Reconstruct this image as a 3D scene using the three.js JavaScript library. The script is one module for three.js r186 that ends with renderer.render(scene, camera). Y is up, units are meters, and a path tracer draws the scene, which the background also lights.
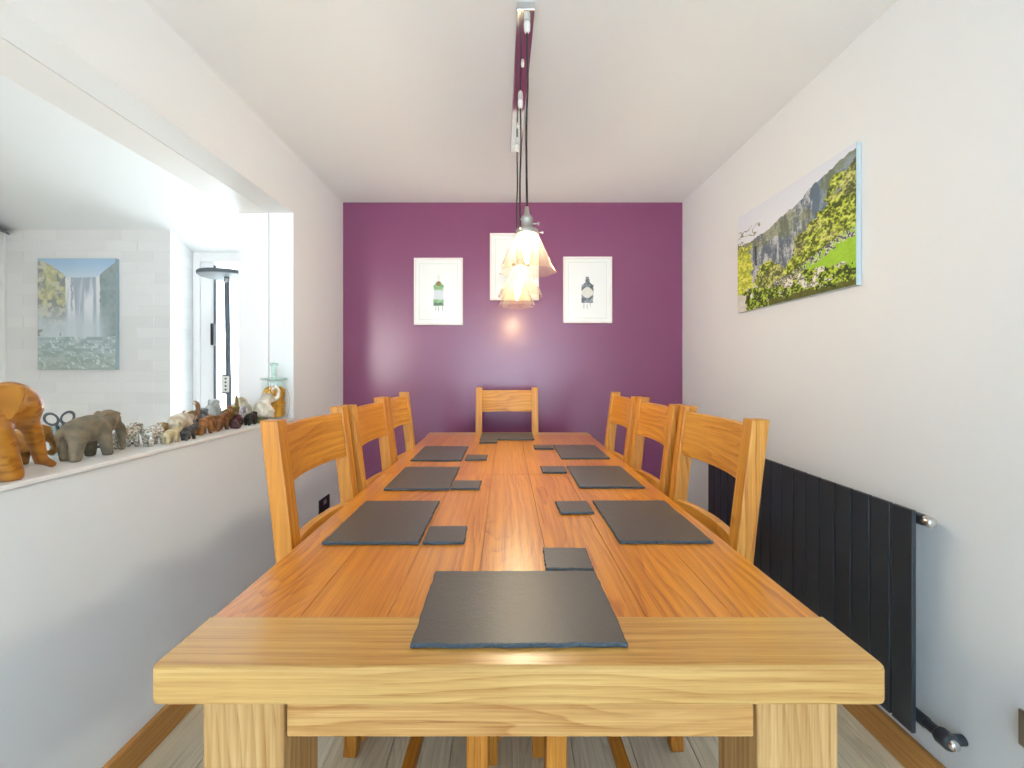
import * as THREE from 'three';
import { RoundedBoxGeometry } from 'three/addons/geometries/RoundedBoxGeometry.js';
import { MarchingCubes } from 'three/addons/objects/MarchingCubes.js';
import { mergeGeometries, mergeVertices, toCreasedNormals } from 'three/addons/utils/BufferGeometryUtils.js';
import { RectAreaLightUniformsLib } from 'three/addons/lights/RectAreaLightUniformsLib.js';

// ------------------------------------------------------------------ camera, sky, daylight, exposure
RectAreaLightUniformsLib.init();
const scene = new THREE.Scene();
const EYE = 1.2;
const camera = new THREE.PerspectiveCamera(2 * Math.atan(384 / 427) * 180 / Math.PI, 1024 / 768, 0.05, 200);
camera.position.set(0, EYE, 0);
camera.lookAt(0, EYE, -1);
camera.setViewOffset(1024, 768, 6, 15.5, 1024, 768);
scene.background = new THREE.Color().setRGB(2.6, 3.3, 3.9);
const renderer = new THREE.WebGLRenderer({ antialias: true });
renderer.toneMapping = THREE.LinearToneMapping;
renderer.toneMappingExposure = 1.35;
renderer.shadowMap.enabled = true;
function daylight(w, h, pos, target, power, color = 0xf4f8ff) {
  const l = new THREE.RectAreaLight(color, power, w, h);
  l.position.set(...pos); l.lookAt(...target); scene.add(l); return l;
}
daylight(2.0, 2.05, [0.05, 1.13, 3.58], [0.05, 1.13, 0], 1.75, 0xc4e2ff);              // patio doors behind the viewer
daylight(0.5, 1.1, [-1.975, 1.45, 1.03], [-1.975, 1.45, 0], 9.5, 0xfff0e2);   // window at the near end of the garden room
const sun = new THREE.DirectionalLight(0xe8f4ff, 40);                            // high sun from the side; it lights the terraces, not the rooms
sun.position.set(9, 16, 3); sun.target.position.set(0, 0, 3); scene.add(sun, sun.target);
sun.castShadow = true; sun.shadow.camera.left = sun.shadow.camera.bottom = -14; sun.shadow.camera.right = sun.shadow.camera.top = 14; sun.shadow.camera.far = 40; sun.shadow.mapSize.set(2048, 2048);

// ------------------------------------------------------------------ helpers
let seed = 7;
const rnd = () => { seed = (seed * 1664525 + 1013904223) >>> 0; return seed / 4294967296; };
const rr = (a, b) => a + (b - a) * rnd();
const used = {};
function numbered(n) { used[n] = (used[n] ?? -1) + 1; return used[n] ? `${n}_${String(used[n]).padStart(3, '0')}` : n; }
function shade(o) { o.traverse((m) => { if (m.isMesh) { m.castShadow = true; m.receiveShadow = true; } }); return o; }
function mesh(name, geo, mat, parent) {
  const m = new THREE.Mesh(geo, mat); m.name = parent ? name : numbered(name);
  (parent ?? scene).add(m); m.castShadow = m.receiveShadow = true; return m;
}
function tag(o, label, category, group, kind) {
  o.userData.label = label; o.userData.category = category;
  if (group) o.userData.group = group; if (kind) o.userData.kind = kind; return o;
}
function thing(name, label, category, pos = [0, 0, 0], turn = 0, group) {
  const g = new THREE.Group(); g.name = numbered(name); g.position.set(...pos); g.rotation.y = turn; scene.add(g);
  return tag(g, label, category, group);
}
function structure(name, geo, mat, label, category) { return tag(mesh(name, geo, mat), label, category, null, 'structure'); }
const box = (x0, x1, y0, y1, z0, z1) => new THREE.BoxGeometry(x1 - x0, y1 - y0, z1 - z0).translate((x0 + x1) / 2, (y0 + y1) / 2, (z0 + z1) / 2);
const rbox = (x0, x1, y0, y1, z0, z1, r = 0.003, s = 2) => new RoundedBoxGeometry(x1 - x0, y1 - y0, z1 - z0, s, r).translate((x0 + x1) / 2, (y0 + y1) / 2, (z0 + z1) / 2);
function plain(g) { g = g.index ? g.toNonIndexed() : g; for (const k of Object.keys(g.attributes)) if (!['position', 'normal', 'uv'].includes(k)) g.deleteAttribute(k); return g; }
const join = (list) => mergeGeometries(list.map(plain));
// uv in metres: u runs along the grain axis ('x', 'y' or 'z'), v across it; every piece gets its own stretch of the board
function grain(geo, axis, scaleU = 1 / 1.2, scaleV = 1 / 0.6, ou = rnd(), ov = rnd()) {
  geo = plain(geo);
  const p = geo.attributes.position, uv = new Float32Array(p.count * 2), a = new THREE.Vector3(), b = new THREE.Vector3(), c = new THREE.Vector3(), n = new THREE.Vector3();
  const ax = 'xyz'.indexOf(axis);
  for (let i = 0; i < p.count; i += 3) {
    a.fromBufferAttribute(p, i); b.fromBufferAttribute(p, i + 1); c.fromBufferAttribute(p, i + 2);
    n.subVectors(b, a).cross(c.clone().sub(a));
    const m = [Math.abs(n.x), Math.abs(n.y), Math.abs(n.z)], d = m.indexOf(Math.max(...m));
    const rest = [0, 1, 2].filter((k) => k !== d);
    let U, V;
    if (d === ax) { U = rest[0]; V = rest[1]; } else { U = ax; V = rest.find((k) => k !== ax); }
    for (let k = 0; k < 3; k++) {
      const q = [p.getX(i + k), p.getY(i + k), p.getZ(i + k)];
      uv[(i + k) * 2] = q[U] * scaleU * (d === ax ? 0.25 : 1) + ou; uv[(i + k) * 2 + 1] = q[V] * scaleV + ov + d * 0.31;
    }
  }
  geo.setAttribute('uv', new THREE.BufferAttribute(uv, 2)); return geo;
}
function tube(points, r, radial = 8, seg = 24) {
  return new THREE.TubeGeometry(new THREE.CatmullRomCurve3(points.map((q) => new THREE.Vector3(...q))), seg, r, radial, false);
}
const lathe = (pts, seg = 32) => new THREE.LatheGeometry(pts.map((q) => new THREE.Vector2(...q)), seg);

// ------------------------------------------------------------------ computed textures
function hash(x, y, s) { let h = (x * 374761393 + y * 668265263 + s * 1274126177) | 0; h = Math.imul(h ^ (h >>> 13), 1274126177); return ((h ^ (h >>> 16)) >>> 0) / 4294967296; }
function vnoise(x, y, px, py, s) {
  const xi = Math.floor(x), yi = Math.floor(y), fx = x - xi, fy = y - yi, u = fx * fx * (3 - 2 * fx), v = fy * fy * (3 - 2 * fy);
  const X = ((xi % px) + px) % px, Y = ((yi % py) + py) % py, X1 = (X + 1) % px, Y1 = (Y + 1) % py;
  const a = hash(X, Y, s), b = hash(X1, Y, s), c = hash(X, Y1, s), d = hash(X1, Y1, s);
  return a + (b - a) * u + (c - a) * v + (a - b - c + d) * u * v;
}
function fbm(x, y, px, py, s, oct = 4) { let t = 0, a = 0.5, n = 0; for (let i = 0; i < oct; i++) { t += a * vnoise(x, y, px, py, s + i * 17); n += a; a *= 0.5; x *= 2; y *= 2; px *= 2; py *= 2; } return t / n; }
const sstep = (a, b, x) => { const t = Math.min(1, Math.max(0, (x - a) / (b - a))); return t * t * (3 - 2 * t); };
const mix3 = (a, b, t) => [a[0] + (b[0] - a[0]) * t, a[1] + (b[1] - a[1]) * t, a[2] + (b[2] - a[2]) * t];
function texture(w, h, fn, srgb = true, wrap = THREE.RepeatWrapping) {
  const d = new Uint8Array(w * h * 4);
  for (let y = 0; y < h; y++) for (let x = 0; x < w; x++) {
    const c = fn((x + 0.5) / w, (y + 0.5) / h), i = (y * w + x) * 4;
    d[i] = Math.max(0, Math.min(255, c[0] * 255)); d[i + 1] = Math.max(0, Math.min(255, c[1] * 255)); d[i + 2] = Math.max(0, Math.min(255, c[2] * 255)); d[i + 3] = 255;
  }
  const t = new THREE.DataTexture(d, w, h); t.magFilter = THREE.LinearFilter; t.minFilter = THREE.LinearMipmapLinearFilter; t.generateMipmaps = true;
  t.wrapS = t.wrapT = wrap; if (srgb) t.colorSpace = THREE.SRGBColorSpace; t.needsUpdate = true; return t;
}
// oak: 1.2 m along the grain by 0.6 m across
function oak(s, rings, warp, strength, dark) {
  return texture(1024, 1024, (u, v) => {
    const w = fbm(u * 2, v * 4, 2, 4, s, 3), w2 = fbm(u * 6, v * 24, 6, 24, s + 5, 3), w3 = fbm(u * 3, v * 8, 3, 8, s + 51, 3);
    const c = v * rings + (w - 0.5) * warp * 2 + (w2 - 0.5) * 1.1;
    const f = c - Math.floor(c);
    const line = Math.pow(f, 2.5) * sstep(1, 0.9, f) * sstep(0.3, 0.65, w3);
    const fine = fbm(u * 10, v * 360, 10, 360, s + 9, 2), mid = fbm(u * 4, v * 90, 4, 90, s + 31, 3);
    const pore = sstep(0.62, 0.9, vnoise(u * 34, v * 560, 34, 560, s + 11));
    const blotch = fbm(u * 3, v * 5, 3, 5, s + 21, 4);
    const t = Math.min(1, strength * (line * 0.55 + pore * 0.32 * (0.4 + line) + (fine - 0.5) * 0.5 + (mid - 0.5) * 0.7) + (blotch - 0.5) * 0.4 + 0.2);
    return mix3([1, 1, 1], dark, Math.max(0, t));
  });
}
const oakA = oak(3, 26, 4.5, 0.8, [0.7, 0.54, 0.34]);
const oakB = oak(41, 40, 2.0, 0.7, [0.72, 0.58, 0.38]);
const oakGrey = oak(77, 26, 4, 0.9, [0.8, 0.8, 0.77]);
const speck = texture(256, 256, (u, v) => { const n = 0.55 * fbm(u * 90, v * 90, 90, 90, 3, 2) + 0.45 * fbm(u * 16, v * 16, 16, 16, 8, 3); return [n, n, n]; }, false);
const plaster = speck.clone(); plaster.repeat.set(1.2, 1.2); plaster.needsUpdate = true;

// ------------------------------------------------------------------ materials
const M = {};
const std = (o) => new THREE.MeshStandardMaterial(o);
M.wall = std({ color: 0xf1f5f8, roughness: 0.7, bumpMap: plaster, bumpScale: 0.0003 });
M.ceiling = std({ color: 0xf3f7fa, roughness: 0.85, bumpMap: plaster, bumpScale: 0.0008 });
M.purple = new THREE.MeshPhysicalMaterial({ color: 0x84456c, roughness: 0.26, ior: 1.6, bumpMap: plaster, bumpScale: 0.0006, specularIntensity: 1 });
M.trim = std({ color: 0xf4f5f6, roughness: 0.35 });
M.sill = std({ color: 0xf3f2f1, roughness: 0.4 });
M.brick = [0xf3f4f4, 0xf0f1f1, 0xf5f6f6].map((c) => std({ color: c, roughness: 0.6, bumpMap: plaster, bumpScale: 0.002 }));
M.mortar = std({ color: 0xeff1f1, roughness: 0.9 });
const wood = (color, map, rough = 0.42, bump = 0.0005) => std({ color, map, roughness: rough, bumpMap: map, bumpScale: bump });
const varnished = (color, map) => new THREE.MeshPhysicalMaterial({ color, map, roughness: 0.3, ior: 1.5, clearcoat: 0.8, clearcoatRoughness: 0.26 });
M.top = [0xe4941f, 0xde8c1c, 0xe89b28, 0xda881a].map((c, i) => varnished(c, i % 2 ? oakB : oakA));
M.board = varnished(0xd9a652, oakB);
M.worn = wood(0xd3ab69, oakB, 0.6);
M.leg = wood(0xcfa972, oakB, 0.5);
M.apron = wood(0xd2a566, oakA, 0.5);
M.chair = [0xdb983c, 0xd79136, 0xe0a246].map((c, i) => wood(c, i === 1 ? oakB : oakA, 0.4));
M.skirt = wood(0xd09c58, oakB, 0.4);
M.floor = [0xede2c8, 0xe7dbbe, 0xf1e8d2].map((c, i) => wood(c, oakGrey, 0.5));
M.slate = std({ color: 0x56504b, roughness: 0.4, bumpMap: speck, bumpScale: 0.0005 });
M.slateEdge = std({ color: 0x47535c, roughness: 0.8, bumpMap: speck, bumpScale: 0.004 });
M.anthracite = std({ color: 0x343a41, roughness: 0.38 });
M.chrome = std({ color: 0xdcdcdc, roughness: 0.08, metalness: 1 });
M.nickel = std({ color: 0xb9b7b2, roughness: 0.3, metalness: 1 });
M.cord = std({ color: 0x2a2422, roughness: 0.7 });
M.porcelain = std({ color: 0xe9e6e0, roughness: 0.35 });
M.black = std({ color: 0x17171a, roughness: 0.4 });
M.darkGrey = std({ color: 0x5a6369, roughness: 0.5 });
M.pane = new THREE.MeshPhysicalMaterial({ color: 0xffffff, transmission: 1, thickness: 0, roughness: 0.02 });
M.frameWhite = std({ color: 0xefe9e9, roughness: 0.4 });
M.mount = std({ color: 0xf1f3f3, roughness: 0.8 });

// ------------------------------------------------------------------ the dining room
const XL = -1.122, XR = 1.215, ZB = -2.94, ZN = 3.6, CEIL = 2.343;
const OPEN = { z0: -2.254, z1: 0.45, y0: 0.928, y1: 2.022 };       // hatch in the left wall
// floor: base slab and planks
const floor = structure('floor', box(-4.9, 1.4, -0.12, -0.012, -3.6, 3.8), M.floor[1], 'pale grey-washed oak plank floor', 'floor');
{
  const w = 0.19;
  for (let i = 0; i < 13; i++) {
    const x0 = XL + i * w, x1 = Math.min(x0 + w, XR);
    let z = ZB - rr(0, 0.9);
    while (z < ZN) {
      const z1 = Math.min(z + 1.28, ZN), za = Math.max(z, ZB);
      if (z1 - za > 0.05) mesh('plank', grain(rbox(x0 + 0.0008, x1 - 0.0008, -0.012, 0, za + 0.0008, z1 - 0.0008, 0.0015, 1), 'z'), M.floor[Math.floor(rnd() * 3)], floor);
      z = z1;
    }
  }
}
structure('ceiling', box(-1.41, 1.4, CEIL, CEIL + 0.15, -3.1, 3.75), M.ceiling, 'flat off-white painted ceiling above the table', 'ceiling');
structure('wall_back', box(-1.26, 1.4, -0.05, CEIL, -3.12, ZB), M.purple, 'glossy purple feature wall behind the table', 'wall');
structure('wall_right', box(XR, 1.4, -0.05, CEIL, -3.0, 3.75), M.wall, 'white wall with the radiator and cliff canvas', 'wall');
function holed(z0, z1, top, hole, x0, x1) {                         // wall along z with one opening
  const s = new THREE.Shape(); s.moveTo(z0, -0.05); s.lineTo(z1, -0.05); s.lineTo(z1, top(z1)); s.lineTo(z0, top(z0)); s.closePath();
  const h = new THREE.Path(); h.moveTo(hole.z0, hole.y0); h.lineTo(hole.z0, hole.y1); h.lineTo(hole.z1, hole.y1); h.lineTo(hole.z1, hole.y0); h.closePath(); s.holes.push(h);
  const g = new THREE.ExtrudeGeometry(s, { depth: x1 - x0, bevelEnabled: false });
  g.rotateY(-Math.PI / 2); g.translate(x1, 0, 0); return g;          // shape x -> world z
}
structure('wall_left', holed(ZB - 0.05, 3.75, () => CEIL, OPEN, -1.25, XL), M.wall, 'white wall under and around the open hatch', 'wall');
{
  const s = rbox(-1.42, XL + 0.012, OPEN.y0, OPEN.y0 + 0.013, OPEN.z0, OPEN.z1, 0.003);
  structure('trim_1', s, M.sill, 'white painted sill board of the hatch', 'sill');
}
// near wall with patio doors behind the viewer
structure('wall_near', join([box(-1.25, -1.0, -0.05, CEIL, 3.6, 3.75), box(1.1, 1.3, -0.05, CEIL, 3.6, 3.75), box(-1.0, 1.1, 2.2, CEIL, 3.6, 3.75)]), M.wall, 'white wall around the patio doors', 'wall');
{
  const d = structure('door_2', join([box(-1.0, -0.95, 0, 2.2, 3.64, 3.7), box(1.05, 1.1, 0, 2.2, 3.64, 3.7), box(0.02, 0.08, 0, 2.2, 3.64, 3.7), box(-0.95, 1.05, 2.15, 2.2, 3.64, 3.7), box(-0.95, 1.05, 0, 0.06, 3.64, 3.7)]), M.trim, 'white framed glazed patio doors', 'door');
  for (const [a, b] of [[-0.95, 0.02], [0.08, 1.05]]) mesh('pane', box(a, b, 0.06, 2.15, 3.665, 3.671), M.pane, d);
}
// skirting boards
function skirting(name, g, axis, label) { structure(name, grain(g, axis), M.skirt, label, 'skirting board'); }
skirting('baseboard_left', rbox(XL, XL + 0.018, 0, 0.094, ZB, 3.6, 0.003), 'z', 'oak skirting board under the hatch wall');
skirting('baseboard_right', rbox(XR - 0.018, XR, 0, 0.1, ZB, 3.6, 0.003), 'z', 'oak skirting board under the radiator wall');
skirting('baseboard_back', rbox(XL + 0.018, XR - 0.018, 0, 0.1, ZB, ZB + 0.018, 0.003), 'x', 'oak skirting board under the purple wall');

// ------------------------------------------------------------------ the garden room seen through the hatch
const slope = (z) => 2.157 + 0.49 * (2.94 + z);                      // lean-to ceiling, lower at the far side
structure('wall_garden_inner', holed(-3.3, 1.05, slope, { ...OPEN, z0: OPEN.z0, y0: OPEN.y0 }, -1.412, -1.2535), M.trim, 'white lined outer leaf of the hatch wall', 'wall');
const GX = -4.6;
structure('wall_garden_left', (() => { const g = box(GX - 0.12, GX, 0, 1, -3.3, 1.05), p = g.attributes.position; for (let i = 0; i < p.count; i++) if (p.getY(i) > 0.5) p.setY(i, slope(p.getZ(i))); g.computeVertexNormals(); return g; })(), M.wall, 'white side wall of the garden room', 'wall');
structure('wall_garden_near', join([box(GX - 0.12, -2.25, -0.05, 4.3, 1.05, 1.2), box(-1.7, -1.25, -0.05, 4.3, 1.05, 1.2), box(-2.25, -1.7, 2.05, 4.3, 1.05, 1.2), box(-2.25, -1.7, -0.05, 0.85, 1.05, 1.2)]), M.wall, 'white end wall of the garden room', 'wall');
{
  const d = structure('window_1', join([box(-2.25, -2.22, 0.85, 2.05, 1.1, 1.16), box(-1.73, -1.7, 0.85, 2.05, 1.1, 1.16), box(-2.22, -1.73, 2.02, 2.05, 1.1, 1.16), box(-2.22, -1.73, 0.85, 0.88, 1.1, 1.16)]), M.trim, 'white framed window at the near garden end', 'window');
  mesh('pane', box(-2.22, -1.73, 0.88, 2.02, 1.127, 1.133), M.pane, d);
}
// sloping ceiling
{
  const slab = (x0, x1, z0, z1) => {                                   // a sheet following the slope
    const g = box(x0, x1, 0, 0.12, 0, 1), p = g.attributes.position;
    for (let i = 0; i < p.count; i++) { const z = z0 + (z1 - z0) * p.getZ(i); p.setXYZ(i, p.getX(i), slope(z) + p.getY(i), z); }
    g.computeVertexNormals(); return g;
  };
  structure('ceiling_garden', slab(GX - 0.12, -1.25, -3.4, 1.2), M.ceiling, 'sloping white ceiling of the garden room', 'ceiling');
}
// painted brick pier: every brick that can be told apart
{
  const X0 = -3.436, X1 = -2.31, zf = -2.94;
  const w = structure('wall_garden_brick', join([box(GX, X1 - 0.002, 0, 2.2, -3.3, zf - 0.002)]), M.mortar, 'white painted brick wall behind the hatch', 'wall');
  const L = 0.225, Hh = 0.075, gap = 0.0035;
  for (let r = 0; r < 20; r++) {
    const y0 = 0.66 + r * Hh, y1 = Math.min(y0 + Hh - gap, 2.156);
    for (let x = X1 - (r % 2 ? L / 2 : L); x > X0 - L - 0.01; x -= L) {
      const a = Math.max(x, X0);
      const b = x + L > X1 - 0.01 ? X1 : x + L - gap; if (b - a < 0.02) continue;
      mesh('brick', box(a, b, y0, y1, zf - 0.02, zf + rr(-0.0008, 0.0012)), M.brick[Math.floor(rnd() * 3)], w);
    }
    mesh('brick', box(X1 - 0.02, X1, y0, y1, zf - 0.02 - 0.205, zf - 0.0205), M.brick[r % 3], w);    // return face
  }
  structure('trim_2', rbox(X0 - 0.28, X0 - 0.004, 0, 2.15, zf - 0.02, zf + 0.012, 0.003), M.trim, 'white boxed-in edge beside the brick wall', 'trim');
}
// far garden wall and glazed door
structure('wall_garden_far', join([box(-2.31, -2.3, 0, 2.4, -3.3, -3.15), box(-1.5, -1.2, 0, 2.4, -3.3, -3.12), box(-2.31, -1.2, 2.056, 2.4, -3.3, -3.15)]), M.trim, 'white wall around the garden door', 'wall');
{
  const z0 = -3.2, z1 = -3.14;
  const d = structure('door_1', join([rbox(-2.3, -2.253, 0, 2.056, z0, z1), rbox(-2.253, -1.5, 1.985, 2.056, z0, z1), rbox(-1.56, -1.5, 0, 1.985, z0, z1), rbox(-2.253, -2.15, 0, 1.985, z0, z1 - 0.012), rbox(-2.15, -1.56, 0, 0.09, z0, z1 - 0.01)]), M.trim, 'white framed glazed garden door', 'door');
  mesh('pane', box(-2.15, -1.56, 0.09, 1.985, -3.18, -3.174), M.pane, d);
  mesh('door_seal', box(-2.152, -2.136, 0.05, 1.96, z1 - 0.014, z1 - 0.002), M.darkGrey, d);
  mesh('handle', rbox(-2.156, -2.132, 1.37, 1.53, z1 - 0.002, z1 + 0.03, 0.006), M.black, d);
}
structure('ground', box(-14, 10, -0.3, -0.12, -16, 14), std({ color: 0xd6d3cc, roughness: 0.9 }), 'pale paved ground outside', 'ground');
{
  const t = thing('shed', 'pale rendered outbuilding outside the garden door', 'building', [-5.6, -0.12, -8.2]);
  mesh('body', box(-2.5, 2.5, 0, 2.0, -1.5, 1.5), std({ color: 0xdfe0e2, roughness: 0.9 }), t);
  const g = box(-2.6, 2.6, 2.0, 2.1, -1.6, 1.6); const p = g.attributes.position;
  for (let i = 0; i < p.count; i++) p.setY(i, p.getY(i) - 0.07 * p.getX(i));
  g.computeVertexNormals(); mesh('roof', g, std({ color: 0xcfd0d3, roughness: 0.8 }), t);
}

// ------------------------------------------------------------------ dining table
const TOP = EYE - 0.383, TX0 = -0.452, TX1 = 0.484, TZ0 = -0.546, TZ1 = -2.567;
{
  const t = thing('dining_table', 'long oak dining table with breadboard ends set for eight', 'table', [0, 0, 0]);
  const th = 0.05, y0 = TOP - th;
  // breadboard ends, corners rounded in plan, edges eased
  const endBoard = (za, zb) => {
    const r = 0.009, s = new THREE.Shape(), front = za > zb;
    const w0 = TX0 - 0.007 + 0.006, w1 = TX1 + 0.008 - 0.006, d = Math.abs(za - zb) - 0.0065;
    s.moveTo(w0, 0); s.lineTo(w1, 0); s.lineTo(w1, d - r); s.quadraticCurveTo(w1, d, w1 - r, d); s.lineTo(w0 + r, d); s.quadraticCurveTo(w0, d, w0, d - r); s.closePath();
    const g = new THREE.ExtrudeGeometry(s, { depth: th - 0.012, bevelEnabled: true, bevelThickness: 0.006, bevelSize: 0.006, bevelSegments: 3, curveSegments: 6 });
    g.rotateX(Math.PI / 2); g.translate(0, TOP - 0.006, 0);
    if (!front) { g.rotateY(Math.PI); g.translate(w0 + w1, 0, 0); }
    g.translate(0, 0, zb); return grain(g, 'x');
  };
  mesh('breadboard_end', endBoard(TZ0, -0.657), [M.board, M.worn], t);
  { const g = endBoard(TZ1, -2.463); mesh('breadboard_end', g, [M.board, M.worn], t); }
  const edges = [TX0, -0.318, -0.184, -0.05, 0.083, 0.217, 0.352, TX1];
  let k = 0;
  for (const [za, zb] of [[-0.6575, -1.5395], [-1.5415, -2.4625]]) for (let i = 0; i < 7; i++) {
    const r = 0.0006;
    mesh('plank', grain(rbox(edges[i] + 0.0004, edges[i + 1] - 0.0004, y0, TOP - rr(0, 0.0006), zb, za, r, 2), 'z'), M.top[(k++ * 3 + i) % 4], t);
  }
  const L = 0.11, lx = [-0.413, 0.452 - L], lz = [-0.58, -2.54 + L];
  for (const x of lx) for (const z of lz) mesh('leg', grain(rbox(x, x + L, 0, y0, z - L, z, 0.004), 'y'), M.leg, t);
  const ay0 = y0 - 0.071;
  mesh('apron', grain(rbox(lx[0] + L + 0.003, lx[1] - 0.003, ay0, y0, -0.608, -0.583, 0.003), 'x'), M.apron, t);
  mesh('apron', grain(rbox(lx[0] + L + 0.003, lx[1] - 0.003, ay0, y0, -2.525, -2.5, 0.003), 'x'), M.apron, t);
  for (const x of [lx[0] + 0.02, lx[1] + L - 0.045]) mesh('apron', grain(rbox(x, x + 0.025, ay0, y0, lz[1] + 0.002, lz[0] - L - 0.002, 0.003), 'z'), M.apron, t);
}

// ------------------------------------------------------------------ slate mats and coasters
function slate(name, label, category, x, z, w, d, turn, group) {
  const s = new THREE.Shape(), pts = [], n = 16, j = 0.0011;
  const jit = () => rr(-j, j);
  for (let i = 0; i < n; i++) pts.push([-w / 2 + (w * i) / n + jit(), -d / 2 + jit()]);
  for (let i = 0; i < n; i++) pts.push([w / 2 + jit(), -d / 2 + (d * i) / n + jit()]);
  for (let i = 0; i < n; i++) pts.push([w / 2 - (w * i) / n + jit(), d / 2 + jit()]);
  for (let i = 0; i < n; i++) pts.push([-w / 2 + jit(), d / 2 - (d * i) / n + jit()]);
  pts.forEach((q, i) => (i ? s.lineTo(...q) : s.moveTo(...q))); s.closePath();
  const g = new THREE.ExtrudeGeometry(s, { depth: 0.0042, bevelEnabled: true, bevelThickness: 0.0014, bevelSize: 0.0016, bevelOffset: -0.0016, bevelSegments: 1 });
  const uv = g.attributes.uv; const ou = rnd(), ov = rnd();
  for (let i = 0; i < uv.count; i++) uv.setXY(i, uv.getX(i) * 4 + ou, uv.getY(i) * 4 + ov);
  g.rotateX(-Math.PI / 2); g.translate(0, 0.0014, 0);
  const m = mesh(name, g, [M.slate, M.slateEdge]); m.position.set(x, TOP + 0.0002, -z); m.rotation.y = turn;
  return tag(m, label, category, group);
}
const mats = [
  [0.018, 0.689, 0.297, 0.211, 0.006, 'large slate placemat nearest the camera at the table end'],
  [-0.294, 1.071, 0.21, 0.29, 0.0, 'slate placemat at the nearest chair on the hatch side'],
  [-0.281, 1.487, 0.208, 0.297, 0.0, 'slate placemat at the middle chair on the hatch side'],
  [-0.288, 1.915, 0.21, 0.315, 0.0, 'slate placemat at the farthest chair on the hatch side'],
  [0.35, 1.075, 0.205, 0.288, 0.0, 'slate placemat at the nearest chair on the radiator side'],
  [0.338, 1.506, 0.208, 0.292, 0.0, 'slate placemat at the middle chair on the radiator side'],
  [0.336, 1.954, 0.206, 0.31, 0.0, 'slate placemat at the farthest chair on the radiator side'],
  [0.006, 2.388, 0.292, 0.222, 0.0, 'slate placemat at the far table end before the lone chair'],
];
for (const [x, z, w, d, t, l] of mats) slate('slate_placemat', l, 'placemat', x, z, w, d, t, 'slate placemats on the table');
const coasters = [
  [0.121, 0.8505, -0.02, 'square slate coaster touching the nearest placemat'],
  [-0.136, 0.974, 0.02, 'square slate coaster beside the nearest hatch-side placemat'],
  [-0.128, 1.39, -0.02, 'square slate coaster beside the middle hatch-side placemat'],
  [-0.126, 1.82, 0.0, 'square slate coaster beside the farthest hatch-side placemat'],
  [0.186, 1.167, 0.03, 'square slate coaster beside the nearest radiator-side placemat'],
  [0.178, 1.602, -0.01, 'square slate coaster beside the middle radiator-side placemat'],
  [0.18, 2.06, 0.0, 'square slate coaster beside the farthest radiator-side placemat'],
  [-0.091, 2.2245, 0.0, 'square slate coaster touching the far end placemat'],
];
for (const [x, z, t, l] of coasters) slate('slate_coaster', l, 'coaster', x, z, 0.09, 0.094, t, 'slate coasters on the table');

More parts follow.
